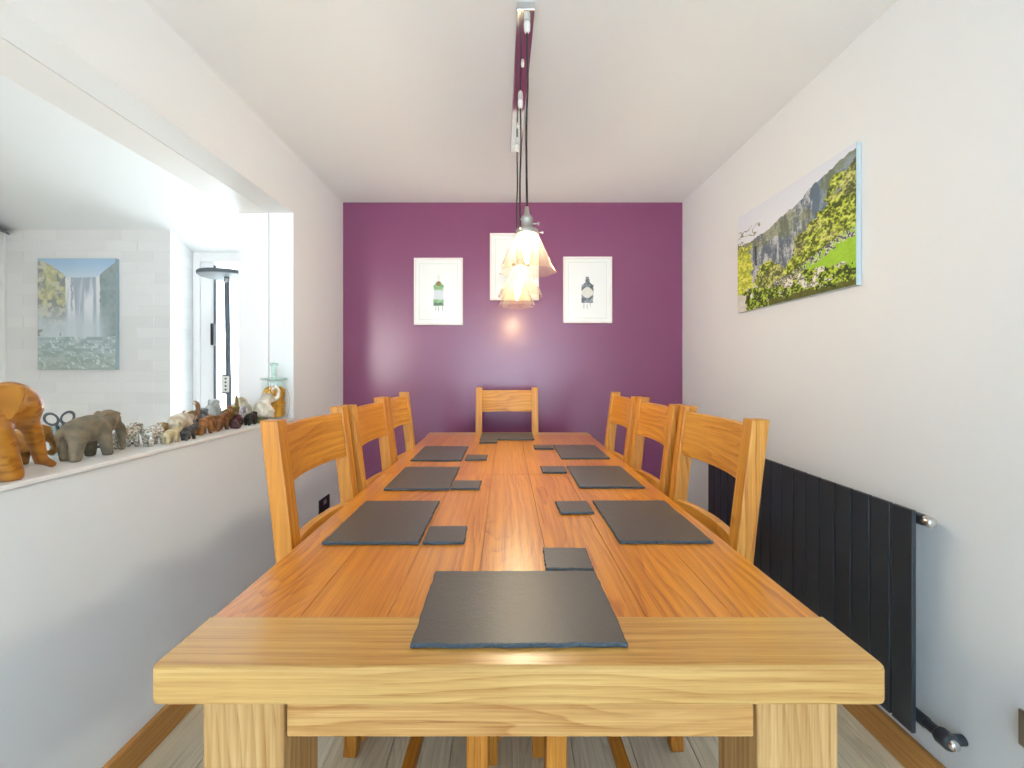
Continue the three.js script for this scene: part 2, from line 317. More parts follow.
// ------------------------------------------------------------------ chairs
const CW = 0.39;
function makeChair(name, label, mi) {
  const c = thing(name, label, 'chair', [0, 0, 0], 0, 'oak dining chairs around the table');
  const m = M.chair[mi], m2 = M.chair[(mi + 1) % 3];
  const outer = [[-0.004, 0], [0.012, 0.28], [0.013, 0.46], [-0.008, 0.75], [-0.046, 1.081]], inner = [[0.036, 0], [0.054, 0.28], [0.056, 0.46], [0.035, 0.75], [-0.005, 1.081]];
  for (const s of [-1, 1]) {                                          // rear posts run from floor to top
    const sh = new THREE.Shape(); const pts = [...outer, ...inner.slice().reverse()];
    const co = new THREE.SplineCurve(outer.map((q) => new THREE.Vector2(...q))).getPoints(16), ci = new THREE.SplineCurve(inner.map((q) => new THREE.Vector2(...q))).getPoints(16).reverse();
    [...co, ...ci].forEach((q, i) => (i ? sh.lineTo(q.x, q.y) : sh.moveTo(q.x, q.y))); sh.closePath();
    const g = new THREE.ExtrudeGeometry(sh, { depth: 0.034, bevelEnabled: true, bevelThickness: 0.003, bevelSize: 0.003, bevelOffset: -0.003, bevelSegments: 2 });
    g.translate(0, 0, s < 0 ? -CW / 2 + 0.003 : CW / 2 - 0.037);
    mesh('rear_post', grain(g, 'y'), s < 0 ? m : m2, c);
  }
  const zi = CW / 2 - 0.038;
  const slat = (xc, y0, y1, bow, lean, nm) => {
    const sh = new THREE.Shape(), N = 12, th = 0.021, a = [], b = [];
    for (let i = 0; i <= N; i++) { const t = -1 + (2 * i) / N, x = -bow * (1 - t * t); a.push([x, t * zi]); b.unshift([x + th, t * zi]); }
    [...a, ...b].forEach((q, i) => (i ? sh.lineTo(...q) : sh.moveTo(...q))); sh.closePath();
    const g = new THREE.ExtrudeGeometry(sh, { depth: y1 - y0 - 0.004, bevelEnabled: true, bevelThickness: 0.002, bevelSize: 0.002, bevelOffset: -0.002, bevelSegments: 1 });
    g.rotateX(Math.PI / 2); g.translate(0, y1 - 0.002, 0);             // shape y -> local z, extruded downwards
    const p = g.attributes.position; for (let i = 0; i < p.count; i++) p.setX(i, p.getX(i) + xc - lean * (p.getY(i) - y0));
    g.computeVertexNormals();
    mesh(nm, grain(g, 'z'), m, c);
  };
  slat(-0.014, 0.93, 1.063, 0.022, 0.115, 'top_slat');
  slat(0.012, 0.7, 0.792, 0.026, 0.09, 'lower_slat');
  mesh('seat', grain(rbox(0.05, 0.475, 0.445, 0.47, -CW / 2, CW / 2, 0.006), 'x'), m, c);
  for (const s of [-1, 1]) {
    const z0 = s < 0 ? -CW / 2 : CW / 2 - 0.048;
    mesh('front_leg', grain(rbox(0.425, 0.473, 0, 0.4448, z0, z0 + 0.048, 0.003), 'y'), m2, c);
    mesh('seat_rail', grain(rbox(0.056, 0.425, 0.385, 0.4448, z0 + 0.012, z0 + 0.034, 0.002), 'x'), m, c);
    mesh('side_stretcher', grain(rbox(0.05, 0.426, 0.135, 0.165, z0 + 0.012, z0 + 0.034, 0.002), 'x'), m, c);
  }
  mesh('seat_rail', grain(rbox(0.438, 0.46, 0.385, 0.4448, -CW / 2 + 0.048, CW / 2 - 0.048, 0.002), 'z'), m, c);
  mesh('cross_stretcher', grain(rbox(0.235, 0.267, 0.135, 0.165, -CW / 2 + 0.034, CW / 2 - 0.034, 0.002), 'z'), m2, c);
  return c;
}
function placeChair(x, z, turn, mi, label) {
  const c = makeChair('dining_chair', label, mi); c.position.set(x, 0, z); c.rotation.y = turn;
}
placeChair(-0.505, -(0.965 + CW / 2), -0.04, 0, 'nearest oak ladder-back chair on the hatch side');
placeChair(-0.489, -(1.375 + CW / 2), 0, 1, 'middle oak ladder-back chair on the hatch side');
placeChair(-0.487, -(1.775 + CW / 2), 0, 2, 'farthest oak ladder-back chair on the hatch side');
placeChair(0.559, -(0.985 + CW / 2), Math.PI + 0.028, 2, 'nearest oak ladder-back chair on the radiator side');
placeChair(0.543, -(1.397 + CW / 2), Math.PI, 0, 'middle oak ladder-back chair on the radiator side');
placeChair(0.53, -(1.79 + CW / 2), Math.PI, 1, 'farthest oak ladder-back chair on the radiator side');
placeChair(0.006, -2.668, -Math.PI / 2, 2, 'lone oak chair at the far table end against purple wall');

// ------------------------------------------------------------------ radiator
{
  const t = thing('radiator', 'anthracite vertical-panel radiator on the right wall', 'radiator', [0, 0, 0]);
  const n = 17, p = 0.0715, z0 = -1.198, xf = 1.139;
  for (let i = 0; i < n; i++) { const z = z0 - i * p; mesh('panel', rbox(xf, xf + 0.012, 0.175, 0.802, z - 0.064, z, 0.002, 2), M.anthracite, t); }
  const zEnd = z0 - n * p + 0.01;
  for (const y of [0.776, 0.215]) {
    const g = new THREE.CylinderGeometry(0.016, 0.016, z0 + 0.01 - zEnd, 16).rotateX(Math.PI / 2).translate(xf + 0.03, y, (z0 + 0.01 + zEnd) / 2);
    mesh('header_pipe', g, M.anthracite, t);
  }
  mesh('end_cap', lathe([[0, 0.022], [0.008, 0.022], [0.014, 0.018], [0.0155, 0.01], [0.0155, 0]]).rotateX(Math.PI / 2).translate(xf + 0.03, 0.776, z0 + 0.01), M.chrome, t);
  const v = mesh('valve', join([
    new THREE.CylinderGeometry(0.014, 0.014, 0.05, 16).rotateX(Math.PI / 2).translate(xf + 0.03, 0.215, z0 + 0.03),
    lathe([[0, 0], [0.019, 0], [0.022, 0.006], [0.022, 0.03], [0.019, 0.036], [0, 0.036]], 20).rotateX(Math.PI / 2).translate(xf + 0.03, 0.215, z0 + 0.045),
    new THREE.CylinderGeometry(0.013, 0.013, 0.042, 16).rotateZ(Math.PI / 2).translate(xf + 0.052, 0.215, z0 + 0.066)]), M.anthracite, t);
  mesh('valve_cap', lathe([[0, 0.012], [0.009, 0.011], [0.013, 0.006], [0.014, 0]], 20).rotateX(Math.PI / 2).translate(xf + 0.03, 0.215, z0 + 0.081), M.chrome, v);
  for (const z of [-1.36, -2.2]) for (const y of [0.7, 0.27]) mesh('wall_bracket', rbox(xf + 0.0125, XR - 0.0005, y - 0.012, y + 0.012, z - 0.012, z + 0.012, 0.002), M.anthracite, t);
}
// sockets
function socket(label, x, dir, zc, yc, mat, insert) {
  const t = thing('wall_socket', label, 'socket', [x, yc, zc]);
  mesh('plate', rbox(-0.004, 0.004, -0.043, 0.043, -0.073, 0.073, 0.0035), mat, t).position.x = dir * 0.004;
  for (const z of [-0.036, 0.036]) {
    mesh('outlet', join([rbox(-0.001, 0.001, 0.012, 0.02, z - 0.003, z + 0.003, 0.0005), rbox(-0.001, 0.001, -0.016, -0.012, z - 0.014, z - 0.006, 0.0005), rbox(-0.001, 0.001, -0.016, -0.012, z + 0.006, z + 0.014, 0.0005)]), M.black, t).position.x = dir * 0.0088;
    mesh('rocker', rbox(-0.0025, 0.0025, 0.0, 0.026, z * 0.32 - 0.006, z * 0.32 + 0.006, 0.001), insert, t).position.x = dir * 0.0088;
  }
}
socket('black double wall socket low on the hatch wall', XL, 1, -2.627, 0.366, M.black, M.nickel);
socket('brushed metal double wall socket at the right picture edge', XR, -1, -0.935, 0.357, M.nickel, M.black);

// ------------------------------------------------------------------ pendant light
{
  const yb = CEIL - 0.028, za = -1.328, zb = -2.2;
  const t = thing('pendant_light', 'polished ceiling bar with three cone glass pendant lamps', 'ceiling light', [0, 0, 0]);
  const bar = rbox(-0.029, 0.029, 0, 0.028, -(za - zb) / 2, (za - zb) / 2, 0.004).rotateY(0.014);
  mesh('ceiling_bar', bar, M.chrome, t).position.set(0.056, yb, (za + zb) / 2);
  for (const z of [-1.56, -1.96]) mesh('bar_screw', lathe([[0, -0.014], [0.005, -0.013], [0.006, -0.006], [0.006, 0]], 14), M.porcelain, t).position.set(0.058 + (z + 1.76) * 0.014, yb, z);
  const glass = new THREE.MeshPhysicalMaterial({ color: 0xfff6ec, transmission: 0.99, thickness: 0, roughness: 0.1, bumpMap: speck, bumpScale: 0.002 });
  const glow = std({ color: 0xfff0d0, emissive: new THREE.Color().setRGB(1, 0.78, 0.52), emissiveIntensity: 2.2 });
  const bulbGlass = new THREE.MeshPhysicalMaterial({ color: 0xffedd0, transmission: 1, thickness: 0, roughness: 0.05 });
  for (const [x, z, y] of [[0.0676, -1.374, 1.51], [0.06, -1.773, 1.499], [0.055, -2.13, 1.511]]) {
    mesh('cable_grip', lathe([[0, 0], [0.009, 0], [0.011, -0.006], [0.01, -0.028], [0.006, -0.036], [0, -0.036]], 16), M.porcelain, t).position.set(x, yb, z);
    const top = y + 0.138;
    mesh('cord', tube([[x, yb - 0.03, z], [x + 0.002, yb - 0.2, z], [x - 0.002, (yb + top) / 2, z], [x, top + 0.06, z]], 0.0034, 8, 24), M.cord, t);
    const holder = mesh('lamp_holder', lathe([[0.0, 0.078], [0.006, 0.076], [0.009, 0.052], [0.017, 0.044], [0.021, 0.036], [0.018, 0.032], [0.018, 0.008], [0.03, 0.004], [0.036, 0.0], [0.037, -0.012], [0.034, -0.014]], 28), M.nickel, t);
    holder.position.set(x, top - 0.004, z);
    const key = new THREE.CylinderGeometry(0.002, 0.002, 0.018, 8).rotateZ(Math.PI / 2).translate(0.026, 0.022, 0);
    mesh('switch_key', join([key, new THREE.SphereGeometry(0.006, 12, 8).scale(0.6, 1, 1).translate(0.037, 0.022, 0)]), M.nickel, holder);
    for (const a of [0, 2.1, 4.2]) mesh('thumb_screw', join([new THREE.CylinderGeometry(0.0015, 0.0015, 0.014, 8).rotateZ(Math.PI / 2).translate(0.042, -0.006, 0), new THREE.SphereGeometry(0.004, 10, 8).translate(0.05, -0.006, 0)]).rotateY(a), M.nickel, holder);
    const sh = mesh('shade', lathe([[0.033, 0], [0.034, -0.01], [0.036, -0.016], [0.09, -0.134], [0.0935, -0.138], [0.0915, -0.1385], [0.0885, -0.134], [0.0345, -0.016], [0.0325, -0.01], [0.0315, 0]], 56), glass, t);
    sh.position.set(x, top, z);
    const bulb = mesh('bulb', lathe([[0.012, -0.012], [0.013, -0.022], [0.02, -0.05], [0.021, -0.085], [0.014, -0.105], [0, -0.112]], 20), bulbGlass, t); bulb.position.set(x, top, z);
    mesh('filament', join([0, 1, 2, 3].map((k) => new THREE.CylinderGeometry(0.0016, 0.0016, 0.075, 6).translate(0.008 * Math.cos(k * 1.571), -0.062, 0.008 * Math.sin(k * 1.571)))), glow, bulb);
    const p = new THREE.PointLight(0xecfaff, 0.5, 0, 2); p.position.set(x, top - 0.062, z); p.castShadow = true; p.shadow.radius = 1; scene.add(p);
  }
}

// ------------------------------------------------------------------ pictures
function framed(x0, x1, y0, y1, label, paint) {
  const w = x1 - x0, h = y1 - y0, t = thing('framed_picture', label, 'picture', [(x0 + x1) / 2, (y0 + y1) / 2, ZB]);
  const f = 0.013, d = 0.022;
  mesh('frame', join([rbox(-w / 2, w / 2, h / 2 - f, h / 2, 0.001, d, 0.002), rbox(-w / 2, w / 2, -h / 2, -h / 2 + f, 0.001, d, 0.002), rbox(-w / 2, -w / 2 + f, -h / 2 + f, h / 2 - f, 0.001, d, 0.002), rbox(w / 2 - f, w / 2, -h / 2 + f, h / 2 - f, 0.001, d, 0.002)]), M.frameWhite, t);
  const map = texture(512, 700, (u, v) => paint((u - 0.5) * w, (v - 0.5) * h), true, THREE.ClampToEdgeWrapping);
  mesh('print', new THREE.PlaneGeometry(w - 2 * f, h - 2 * f).translate(0, 0, 0.008), std({ map, roughness: 0.8 }), t);
  mesh('glazing', new THREE.BoxGeometry(w - 2 * f, h - 2 * f, 0.002).translate(0, 0, 0.014), M.pane, t);
}
const paper = [0.945, 0.955, 0.955];
function mountLine(x, y, w, h, c) { const e = Math.max(Math.abs(x) / w, Math.abs(y) / h); const inx = Math.abs(Math.abs(x) - w) < 0.0018 && Math.abs(y) < h, iny = Math.abs(Math.abs(y) - h) < 0.0018 && Math.abs(x) < w; return inx || iny ? mix3(c, [0.82, 0.84, 0.82], 0.8) : c; }
const blot = (x, y, s, k = 60) => fbm(x * k + 50, y * k + 50, 4096, 4096, s, 4);
function bottleGreen(x, y) {
  let c = paper; y -= -0.01; const n = blot(x, y, 5);
  const half = y > 0.055 ? 0.036 - (y - 0.055) * 0.8 : 0.038;
  if (y > -0.092 && y < 0.08 && Math.abs(x) < half + (n - 0.5) * 0.012) {
    const a = 0.35 + 0.9 * (n - 0.3);
    const green = mix3([0.76, 0.9, 0.72], [0.32, 0.55, 0.3], Math.min(1, Math.max(0, a)));
    const mid = sstep(0.03, 0.015, y) * sstep(-0.055, -0.04, y);
    c = mix3(green, [0.86, 0.87, 0.92], mid * 0.9);
    if (y < -0.07 && n > 0.5) c = mix3(c, [0.16, 0.28, 0.15], 0.8);
  }
  if (Math.hypot(x, (y - 0.068) * 0.8) < 0.015) c = mix3([0.5, 0.38, 0.2], [0.62, 0.5, 0.3], n);
  if (y > 0.085 && y < 0.13 && Math.abs(x) < 0.008) c = mix3(c, [0.82, 0.9, 0.84], 0.7);
  if (y < -0.088 && y > -0.13 && (Math.abs(x - 0.028) < 0.002 || Math.abs(x + 0.002) < 0.0025 || Math.abs(x + 0.02) < 0.002) && n > 0.42) c = [0.45, 0.52, 0.46];
  return c;
}
function bottleGrey(x, y) {
  let c = paper; const n = blot(x, y, 25); y -= -0.006;
  const inBody = Math.abs(x) < 0.044 + (n - 0.5) * 0.008 && y > -0.087 && y < 0.045;
  const inNeck = Math.abs(x) < (y > 0.085 ? 0.011 : 0.016) + (n - 0.5) * 0.006 && y >= 0.03 && y < 0.103;
  const shoulder = Math.abs(x) < 0.044 - (y - 0.04) * 1.2 && y >= 0.045 && y < 0.06;
  if (inBody || inNeck || shoulder) c = mix3([0.7, 0.73, 0.77], [0.28, 0.3, 0.34], Math.min(1, Math.max(0, 0.3 + 1.6 * (n - 0.3))));
  const lab = y > -0.05 && y < 0.028 && Math.abs(x) < 0.043 - Math.max(0, Math.abs(y + 0.011) - 0.012) * 1.1;
  if (lab) c = mix3([0.9, 0.89, 0.87], [0.84, 0.83, 0.8], n);
  if (y < -0.082 && y > -0.13 && [-0.026, -0.002, 0.022].some((q) => Math.abs(x - q) < 0.002) && n > 0.4) c = [0.5, 0.53, 0.58];
  return c;
}
framed(-0.63, -0.296, 1.498, 1.957, 'white framed watercolour of a green bottle', (x, y) => mountLine(x, y, 0.142, 0.203, bottleGreen(x, y)));
framed(0.392, 0.726, 1.511, 1.965, 'white framed watercolour of a grey bottle', (x, y) => mountLine(x, y, 0.142, 0.203, bottleGrey(x, y)));
framed(-0.11, 0.224, 1.668, 2.126, 'white framed print half hidden behind the glass pendants', (x, y) => mountLine(x, y, 0.142, 0.203, paper));

// canvas with a limestone cliff over green trees, on the right wall (u runs towards the viewer)
{
  const W = 0.748, H = 0.49, z0 = -1.457, z1 = -2.207, y0 = EYE + 0.285;
  const map = texture(768, 512, (u, v) => {
    const q = (x, y, s, o = 5) => fbm(x + 10, y + 10, 4096, 4096, s, o);
    const n1 = q(u * 6, v * 6, 1), n2 = q(u * 24, v * 22, 2), n3 = q(u * 80, v * 70, 3, 3), nf = 0.45 * n2 + 0.55 * n3;
    const ridge = 0.7 + 0.27 * sstep(0.25, 1.05, u) + (q(u * 14, 0, 9, 4) - 0.5) * 0.07 - 0.02 * sstep(0.3, 0.1, u);
    let c = mix3([0.97, 0.98, 0.99], [0.91, 0.94, 0.99], v);
    if (v < ridge) {
      const str = q(u * 46, v * 8 + u * 5, 14, 4) * 0.7 + n3 * 0.3;
      c = mix3([0.8, 0.82, 0.84], [0.4, 0.46, 0.52], sstep(0.34, 0.62, str));
      if (u > 0.72) c = mix3(c, [0.4, 0.52, 0.62], 0.5);
      c = mix3(c, [0.5, 0.53, 0.38], sstep(0.5, 0.62, n1) * (0.3 + 0.5 * n3));
      if (Math.abs(u - 0.215 - (n2 - 0.5) * 0.03) < 0.009 && v < 0.62 && v > 0.42) c = [0.24, 0.26, 0.3];
    }
    const tree = 0.34 + 0.52 * sstep(0.42, 1.0, u) + (n1 - 0.5) * 0.34 + (q(u * 18, v * 18, 31, 4) - 0.5) * 0.22 + 0.16 * sstep(0.5, 0.36, u) * sstep(0.18, 0.3, u);
    if (v < tree) {
      const lum = sstep(0.36, 0.62, nf), kind = sstep(0.42, 0.58, q(u * 7, v * 7, 55));
      c = mix3(mix3([0.3, 0.36, 0.12], [0.82, 0.88, 0.34], lum), mix3([0.36, 0.38, 0.26], [0.76, 0.77, 0.5], lum), kind * 0.8);
      if (nf > 0.62) c = mix3(c, [0.92, 0.95, 0.6], 0.6);
    }
    if (u < 0.17 + (n2 - 0.5) * 0.06 && v < 0.6 + (n1 - 0.5) * 0.4) c = mix3([0.66, 0.72, 0.18], [0.93, 0.94, 0.45], sstep(0.35, 0.65, nf));
    if (u < 0.26 && v > 0.55 && v < 0.84 && Math.abs(q(u * 9, v * 14, 61) - 0.5) < 0.022) c = [0.52, 0.5, 0.34];
    const field = 0.3 + 0.14 * (u - 0.7) * 3 + (n2 - 0.5) * 0.05;
    if (u > 0.66 + (n2 - 0.5) * 0.1 && v < field) c = mix3([0.58, 0.78, 0.16], [0.74, 0.9, 0.32], nf);
    const wallY = 0.2 + 0.19 * sstep(0.5, 1, u) + (n1 - 0.5) * 0.08;
    if (u > 0.4 && Math.abs(v - wallY) < 0.035 && n3 > 0.46) c = mix3([0.94, 0.94, 0.92], [0.36, 0.36, 0.4], sstep(0.5, 0.64, n3));
    if (v < 0.2 + (n1 - 0.5) * 0.2 + (n2 - 0.5) * 0.08) {
      c = mix3([0.2, 0.28, 0.08], [0.78, 0.88, 0.28], sstep(0.36, 0.6, nf));
      if (n2 > 0.58) c = mix3([0.94, 0.94, 0.9], [0.5, 0.5, 0.46], sstep(0.4, 0.65, n3));
    }
    if (v < 0.06 + (n1 - 0.5) * 0.1 + (n2 - 0.5) * 0.06 && u > 0.35) c = mix3([0.24, 0.24, 0.14], [0.5, 0.54, 0.2], nf);
    if (u < 0.11 + (n2 - 0.5) * 0.08 && v < 0.17 + (n2 - 0.5) * 0.1) c = mix3([0.97, 0.97, 0.95], [0.8, 0.8, 0.78], n2);
    return c;
  }, true, THREE.ClampToEdgeWrapping);
  const t = thing('canvas_print', 'landscape canvas of a grey cliff above green trees', 'picture', [XR, y0 + H / 2, (z0 + z1) / 2]);
  const body = rbox(-0.018, -0.001, -H / 2, H / 2, -W / 2, W / 2, 0.002);
  mesh('stretched_canvas', body, std({ color: 0xc3d3da, roughness: 0.8 }), t);
  const g = new THREE.PlaneGeometry(W - 0.003, H - 0.003); g.rotateY(-Math.PI / 2); g.translate(-0.0185, 0, 0);
  mesh('print', g, std({ map, roughness: 0.6 }), t);
}
// canvas with a waterfall on the white brick wall
{
  const W = 0.533, H = 0.757;
  const map = texture(384, 540, (u, v) => {
    const q = (x, y, s, o = 5) => fbm(x + 10, y + 10, 4096, 4096, s, o);
    const n1 = q(u * 5, v * 7, 101), n2 = q(u * 20, v * 26, 102), n3 = q(u * 50, v * 60, 103, 3);
    let c = mix3([0.82, 0.89, 0.95], [0.6, 0.76, 0.9], sstep(0.8, 1, v));
    const rim = u < 0.4 ? 0.98 - 0.42 * u * u * 2.4 - 0.04 * u + (n2 - 0.5) * 0.05 : u > 0.78 ? 0.845 + (u - 0.78) * 0.55 + (n2 - 0.5) * 0.03 : 0.83 + (n2 - 0.5) * 0.02;
    if (v < rim) {
      c = u < 0.45 ? mix3([0.5, 0.52, 0.5], [0.8, 0.8, 0.7], sstep(0.35, 0.65, n2)) : mix3([0.42, 0.5, 0.52], [0.62, 0.68, 0.68], n2);
      if (u < 0.36 && v > 0.58 && q(u * 14, v * 16 + u * 8, 107) > 0.5) c = mix3(c, [0.86, 0.83, 0.5], 0.5);
      const w = q(u * 26, v * 2.2, 111, 4);
      if (u > 0.36 + (n2 - 0.5) * 0.02 && u < 0.8 + (n2 - 0.5) * 0.02) { c = mix3([0.62, 0.68, 0.75], [0.94, 0.95, 0.97], sstep(0.35, 0.6, w)); c = mix3(c, [0.58, 0.63, 0.66], 0.85 * sstep(0.02, 0.008, Math.abs(u - 0.44 + (n2 - 0.5) * 0.03)) * sstep(0.45, 0.6, v)); }
      const mist = sstep(0.6, 0.36, v + (n1 - 0.5) * 0.25) * sstep(1.0, 0.75, u);
      c = mix3(c, [0.8, 0.85, 0.88], mist * 0.85);
      if (u < 0.3 && v < 0.36 && v > 0.3 && n1 > 0.4) c = mix3([0.45, 0.5, 0.48], [0.6, 0.64, 0.62], n2);
    }
    if (v < 0.295 + (n1 - 0.5) * 0.02) {
      const w = q(u * 10, v * 40, 121, 4);
      c = mix3([0.55, 0.64, 0.64], [0.7, 0.77, 0.77], sstep(0.3, 0.7, w));
      c = mix3(c, [0.56, 0.6, 0.5], sstep(0.25, 0, v) * 0.35);
      c = mix3(c, [0.9, 0.93, 0.94], 0.7 * sstep(0.6, 0.72, q(u * 34 + v * 24, v * 40, 131, 3)));
    }
    c = mix3(c, [0.88, 0.91, 0.93], 0.25);
    return c;
  }, true, THREE.ClampToEdgeWrapping);
  const t = thing('canvas_print', 'portrait canvas of a waterfall on the white brick wall', 'picture', [-2.9265, 1.572, -2.94]);
  mesh('stretched_canvas', rbox(-W / 2, W / 2, -H / 2, H / 2, 0.002, 0.03, 0.002), std({ color: 0x9fb2b8, roughness: 0.8 }), t);
  mesh('print', new THREE.PlaneGeometry(W - 0.003, H - 0.003).translate(0, 0, 0.0305), std({ map, roughness: 0.7 }), t);
}

// ------------------------------------------------------------------ floor lamp in the garden room
{
  const t = thing('floor_lamp', 'dark grey uplighter floor lamp with flat disc head', 'floor lamp', [-1.70, 0, -2.6]);
  mesh('base', lathe([[0, 0.022], [0.11, 0.02], [0.125, 0.012], [0.127, 0]], 40), M.darkGrey, t).position.set(0.03, 0, 0);
  const y = 1.76;
  mesh('pole', new THREE.TubeGeometry(new THREE.LineCurve3(new THREE.Vector3(0.03, 0.02, 0), new THREE.Vector3(0, y, 0)), 2, 0.0135, 14), M.darkGrey, t);
  mesh('disc_head', lathe([[0, -0.004], [0.142, -0.004], [0.152, 0.003], [0.154, 0.014], [0.15, 0.02], [0, 0.02]], 48), M.darkGrey, t).position.set(0, y, 0);
  const hub = mesh('swivel_joint', lathe([[0.008, -0.05], [0.013, -0.045], [0.015, -0.015], [0.011, 0]], 16), M.nickel, t); hub.position.set(0, y - 0.003, 0);
  const r = mesh('dimmer_control', rbox(-0.027, 0.027, -0.058, 0.058, 0.006, 0.022, 0.006), M.darkGrey, t); r.position.set(0.014, 1.105, 0.008);
  mesh('control_face', rbox(-0.02, 0.02, -0.048, 0.05, 0.021, 0.0235, 0.001), M.porcelain, r);
  for (let k = 0; k < 4; k++) mesh('button', new THREE.CylinderGeometry(0.006, 0.006, 0.003, 12).rotateX(Math.PI / 2).translate(0, 0.034 - k * 0.022, 0.0245), M.darkGrey, r);
}
// dark conical shade peeping in at the far left edge
{
  const t = thing('hanging_lamp', 'dark grey cone lampshade tip at the far left edge', 'lampshade', [-3.65, 2.12, -2.7]);
  mesh('shade', lathe([[0.02, 0.17], [0.03, 0.165], [0.335, 0.004], [0.337, 0], [0.33, 0.0], [0.028, 0.155]], 40), M.darkGrey, t);
  mesh('cord', new THREE.CylinderGeometry(0.003, 0.003, slope(-2.7) - 2.14 - 0.16, 8).translate(0, 0.16 + (slope(-2.7) - 2.3) / 2, 0), M.cord, t);
}

// ------------------------------------------------------------------ elephants and the other things on the hatch sill
const SILL = OPEN.y0 + 0.013;
function smin(a, b, k) { const h = Math.max(0, k - Math.abs(a - b)) / k; return Math.min(a, b) - h * h * k * 0.25; }
function sdCone(px, py, pz, a, b, ra, rb) {
  const bx = b[0] - a[0], by = b[1] - a[1], bz = b[2] - a[2], qx = px - a[0], qy = py - a[1], qz = pz - a[2];
  const h = Math.min(1, Math.max(0, (qx * bx + qy * by + qz * bz) / (bx * bx + by * by + bz * bz)));
  return Math.hypot(qx - bx * h, qy - by * h, qz - bz * h) - (ra + (rb - ra) * h);
}
function sdEll(px, py, pz, c, r, tilt = 0) {
  let x = px - c[0], y = py - c[1], z = pz - c[2];
  if (tilt) { const cs = Math.cos(tilt), sn = Math.sin(tilt); [x, y] = [x * cs + y * sn, -x * sn + y * cs]; }
  const k0 = Math.hypot(x / r[0], y / r[1], z / r[2]), k1 = Math.hypot(x / (r[0] * r[0]), y / (r[1] * r[1]), z / (r[2] * r[2]));
  return k1 > 0 ? (k0 * (k0 - 1)) / k1 : -Math.min(...r);
}
function solid(field, res, half, centre) {                            // mesh of the zero level of a distance field
  const mc = new MarchingCubes(res, new THREE.MeshBasicMaterial(), false, false, 60000);
  mc.isolation = 0; const hs = mc.halfsize;
  for (let k = 0; k < res; k++) for (let j = 0; j < res; j++) for (let i = 0; i < res; i++)
    mc.field[i + j * res + k * res * res] = -field(centre[0] + ((i - hs) / hs) * half, centre[1] + ((j - hs) / hs) * half, centre[2] + ((k - hs) / hs) * half);
  mc.update();
  let g = new THREE.BufferGeometry();
  g.setAttribute('position', new THREE.BufferAttribute(new Float32Array(mc.positionArray.slice(0, mc.count * 3)), 3));
  g.scale(half, half, half); g.translate(...centre);
  g = mergeVertices(g, 1e-4 * half); g.computeVertexNormals();
  const n = g.attributes.normal, p = g.attributes.position;             // make the normals point outwards
  let s = 0; for (let i = 0; i < n.count; i += 7) { const e = 0.004; s += Math.sign(field(p.getX(i) + n.getX(i) * e, p.getY(i) + n.getY(i) * e, p.getZ(i) + n.getZ(i) * e)); }
  if (s < 0) { const ix = g.index.array; for (let i = 0; i < ix.length; i += 3) { const q = ix[i]; ix[i] = ix[i + 1]; ix[i + 1] = q; } g.computeVertexNormals(); }
  return g;
}
